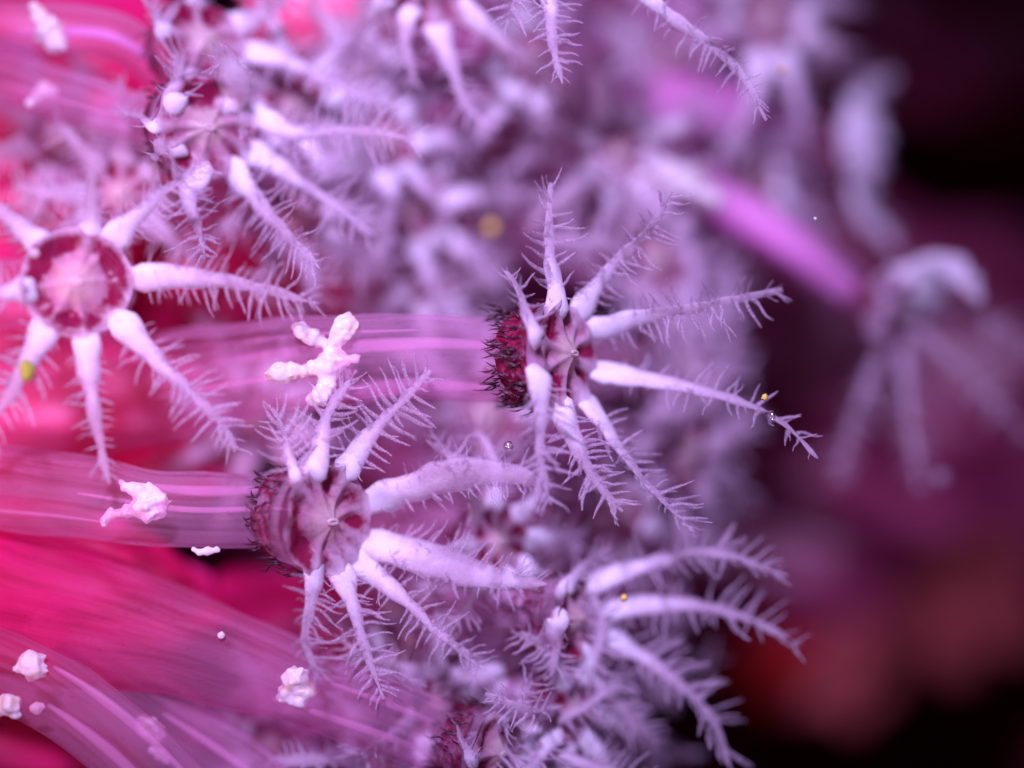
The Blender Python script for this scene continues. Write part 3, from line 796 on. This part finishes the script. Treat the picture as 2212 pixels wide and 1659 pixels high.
back('faint hazy polyp under the right arms of the centre polyp', 1490, 980, 5.5, (0.75, -0.6, -0.1), 1.2, 2.6, 214, [(1000, 900, 12), (1250, 950, 8.5)], thin=0.4)
back('faint hazy polyp above the right arms of the centre polyp', 1420, 560, 6.0, (0.7, -0.65, 0.1), 1.2, 2.4, 215, [(950, 480, 12), (1200, 530, 9)], thin=0.4)
back('bright blurred polyp between the two magenta stalks', 1640, 385, 10.0, (0.6, -0.75, 0.1), 0.9, 1.5, 216, [(1050, 270, 14), (1300, 310, 11)])
back('hazy polyp below the centre stalk', 1050, 900, 6.0, (0.4, -0.9, 0.1), 1.1, 2.3, 217, [(600, 860, 12), (800, 880, 9)], thin=0.4)
back('hazy polyp filling the gap left of the speckled polyp', 560, 900, 5.5, (0.3, -0.9, 0.0), 1.0, 2.0, 218, [(150, 900, 10), (350, 900, 8)])
# bottom left bare stalks
def bare(label, stalk, radii, seed, lines, clumps):
    root = tag(empty('coral_polyp', P(*stalk[0])), label, 'coral polyp', GROUP)
    p = catmull(path(*stalk), 50); n = 50
    pl = [P(*s) for s in stalk]; ln = [0]
    for a, b in zip(pl, pl[1:]): ln.append(ln[-1] + (b - a).length)
    rad = [interp([(l / ln[-1], q) for l, q in zip(ln, radii)], i / 49) for i in range(50)]
    m = MB(); m.tube(p, rad, seg=28, bump=0.05, freq=0.9, tvals=[0.35 + 0.6 * i / 49 for i in range(50)])
    at_root(m.build('stalk', M['stalk'], root), root)
    for (a0, a1, off, thick) in lines:
        pts = []
        for i in range(int(a0 * 49), int(a1 * 49) + 1):
            tan = (p[min(49, i + 1)] - p[max(0, i - 1)]).normalized(); s = tan.cross(V((0, -1, 0))).normalized()
            pts.append(p[i] + s * rad[i] * off + V((0, -1, 0)) * rad[i] * 0.55)
        k = len(pts); mm = MB(); mm.tube(pts, [thick * (0.35 + 0.65 * math.sin(math.pi * (j + .5) / k)) for j in range(k)], [thick * 0.5] * k, seg=8)
        at_root(mm.build('mesentery', M['thread'], root), root)
    for cl in clumps: clump(root, *cl, seed)
    return root
bare('translucent mauve stalk in the bottom left corner holding pale granules', [(-120, 1400, 0.6), (80, 1480, 0.3), (240, 1590, 0.0), (420, 1760, 0.0)], [0.9, 0.85, 0.85, 0.85], 301,
     ((0.42, 0.95, 0.15, 0.13), (0.38, 0.9, -0.75, 0.12)),
     ((70, 1440, -0.4, 0.3, [(0, 0, 0.95)]), (25, 1520, -0.4, 0.3, [(0, 0, 0.7), (-0.9, 0.3, 0.6), (0.3, 0.7, 0.4)]), (80, 1530, -0.4, 0.2, [(0, 0, 0.7)])))
bare('darker mauve stalk running down to the bottom edge with a rosy granule clump', [(60, 1390, 2.2), (260, 1500, 1.8), (480, 1640, 1.5), (640, 1760, 1.3)], [0.9, 0.85, 0.8, 0.8], 302,
     ((0.5, 0.9, -0.3, 0.10),),
     ((320, 1570, 1.05, 0.34, [(0, 0, 0.7), (0.5, 0.4, 0.6), (-0.4, -0.3, 0.45)]), (345, 1630, 0.9, 0.26, [(0, 0, 0.5), (-0.6, -0.4, 0.4), (0.5, 0.5, 0.4)])))

# ------------------------------------------------------------------ distant reddish lumps at the lower right
for lab, px, py, y, r, mt in (
        ('blurred red lump in the dark at the lower right', 1640, 1440, 24, 1.5, 'red'),
        ('blurred brownish red lump beside the red one', 1810, 1460, 25, 1.8, 'ochre'),
        ('large blurred rosy lump near the right edge', 2080, 1310, 24, 2.4, 'ochre')):
    m = MB(); m.blob(P(px, py, y), r, (1, 0.8, 1.0), 0.5, 1.8, 40, 26)
    tag(m.build('encrusting_lump', M[mt], None, P(px, py, y)), lab, 'reef lump', 'reddish lumps behind the colony')

# ------------------------------------------------------------------ bubbles and grains
def speck(name, px, py, y, r, mt, label, cat, sc=(1, 1, 1), bump=0.0):
    m = MB(); c = P(px, py, y); m.blob(c, r, sc, bump, 2, 18, 12)
    tag(m.build(name, M[mt], None, c), label, cat)
speck('air_bubble', 1098, 963, -0.2, 0.11, 'bubble', 'tiny round glinting bubble below the centre polyp stalk', 'bubble')
speck('air_bubble', 1668, 900, -0.1, 0.09, 'bubble', 'tiny glinting droplet clinging to the long arm on the right', 'bubble', (0.8, 0.8, 1.4))
speck('algae_grain', 1652, 858, -0.15, 0.07, 'yellow', 'tiny gold blob standing for a droplet glint on the long right arm of the centre polyp', 'grain', bump=0.4)  # yellow blob painted in place of a glint on a droplet
speck('algae_grain', 58, 800, -1.7, 0.17, 'algae', 'olive green grain on a lower arm of the star shaped polyp', 'grain', (0.9, 0.8, 1.4), 0.3)
speck('algae_grain', 1062, 492, 6.0, 0.17, 'yellow', 'blurred yellow grain in the dark gap left of the upright tentacle', 'grain', bump=0.3)
speck('algae_grain', 1348, 1292, 0.7, 0.08, 'yellow', 'pale yellow grain at the root of a lower right arm', 'grain', bump=0.3)
speck('algae_grain', 1690, 150, 3.5, 0.08, 'yellow', 'small amber grain near the tip of the long top tentacle', 'grain', bump=0.3)
speck('air_bubble', 478, 1372, 0.1, 0.08, 'gran', 'small bright bead on the crimson stalk of the bottom polyp', 'bead', bump=0.3)
speck('floating_speck', 1761, 472, 0.2, 0.035, 'gran', 'minute white speck floating beside the violet stalk', 'speck')
speck('floating_speck', 2032, 1030, 6.0, 0.20, 'pin', 'soft pale speck floating in the dark below the right polyp', 'speck', bump=0.3)
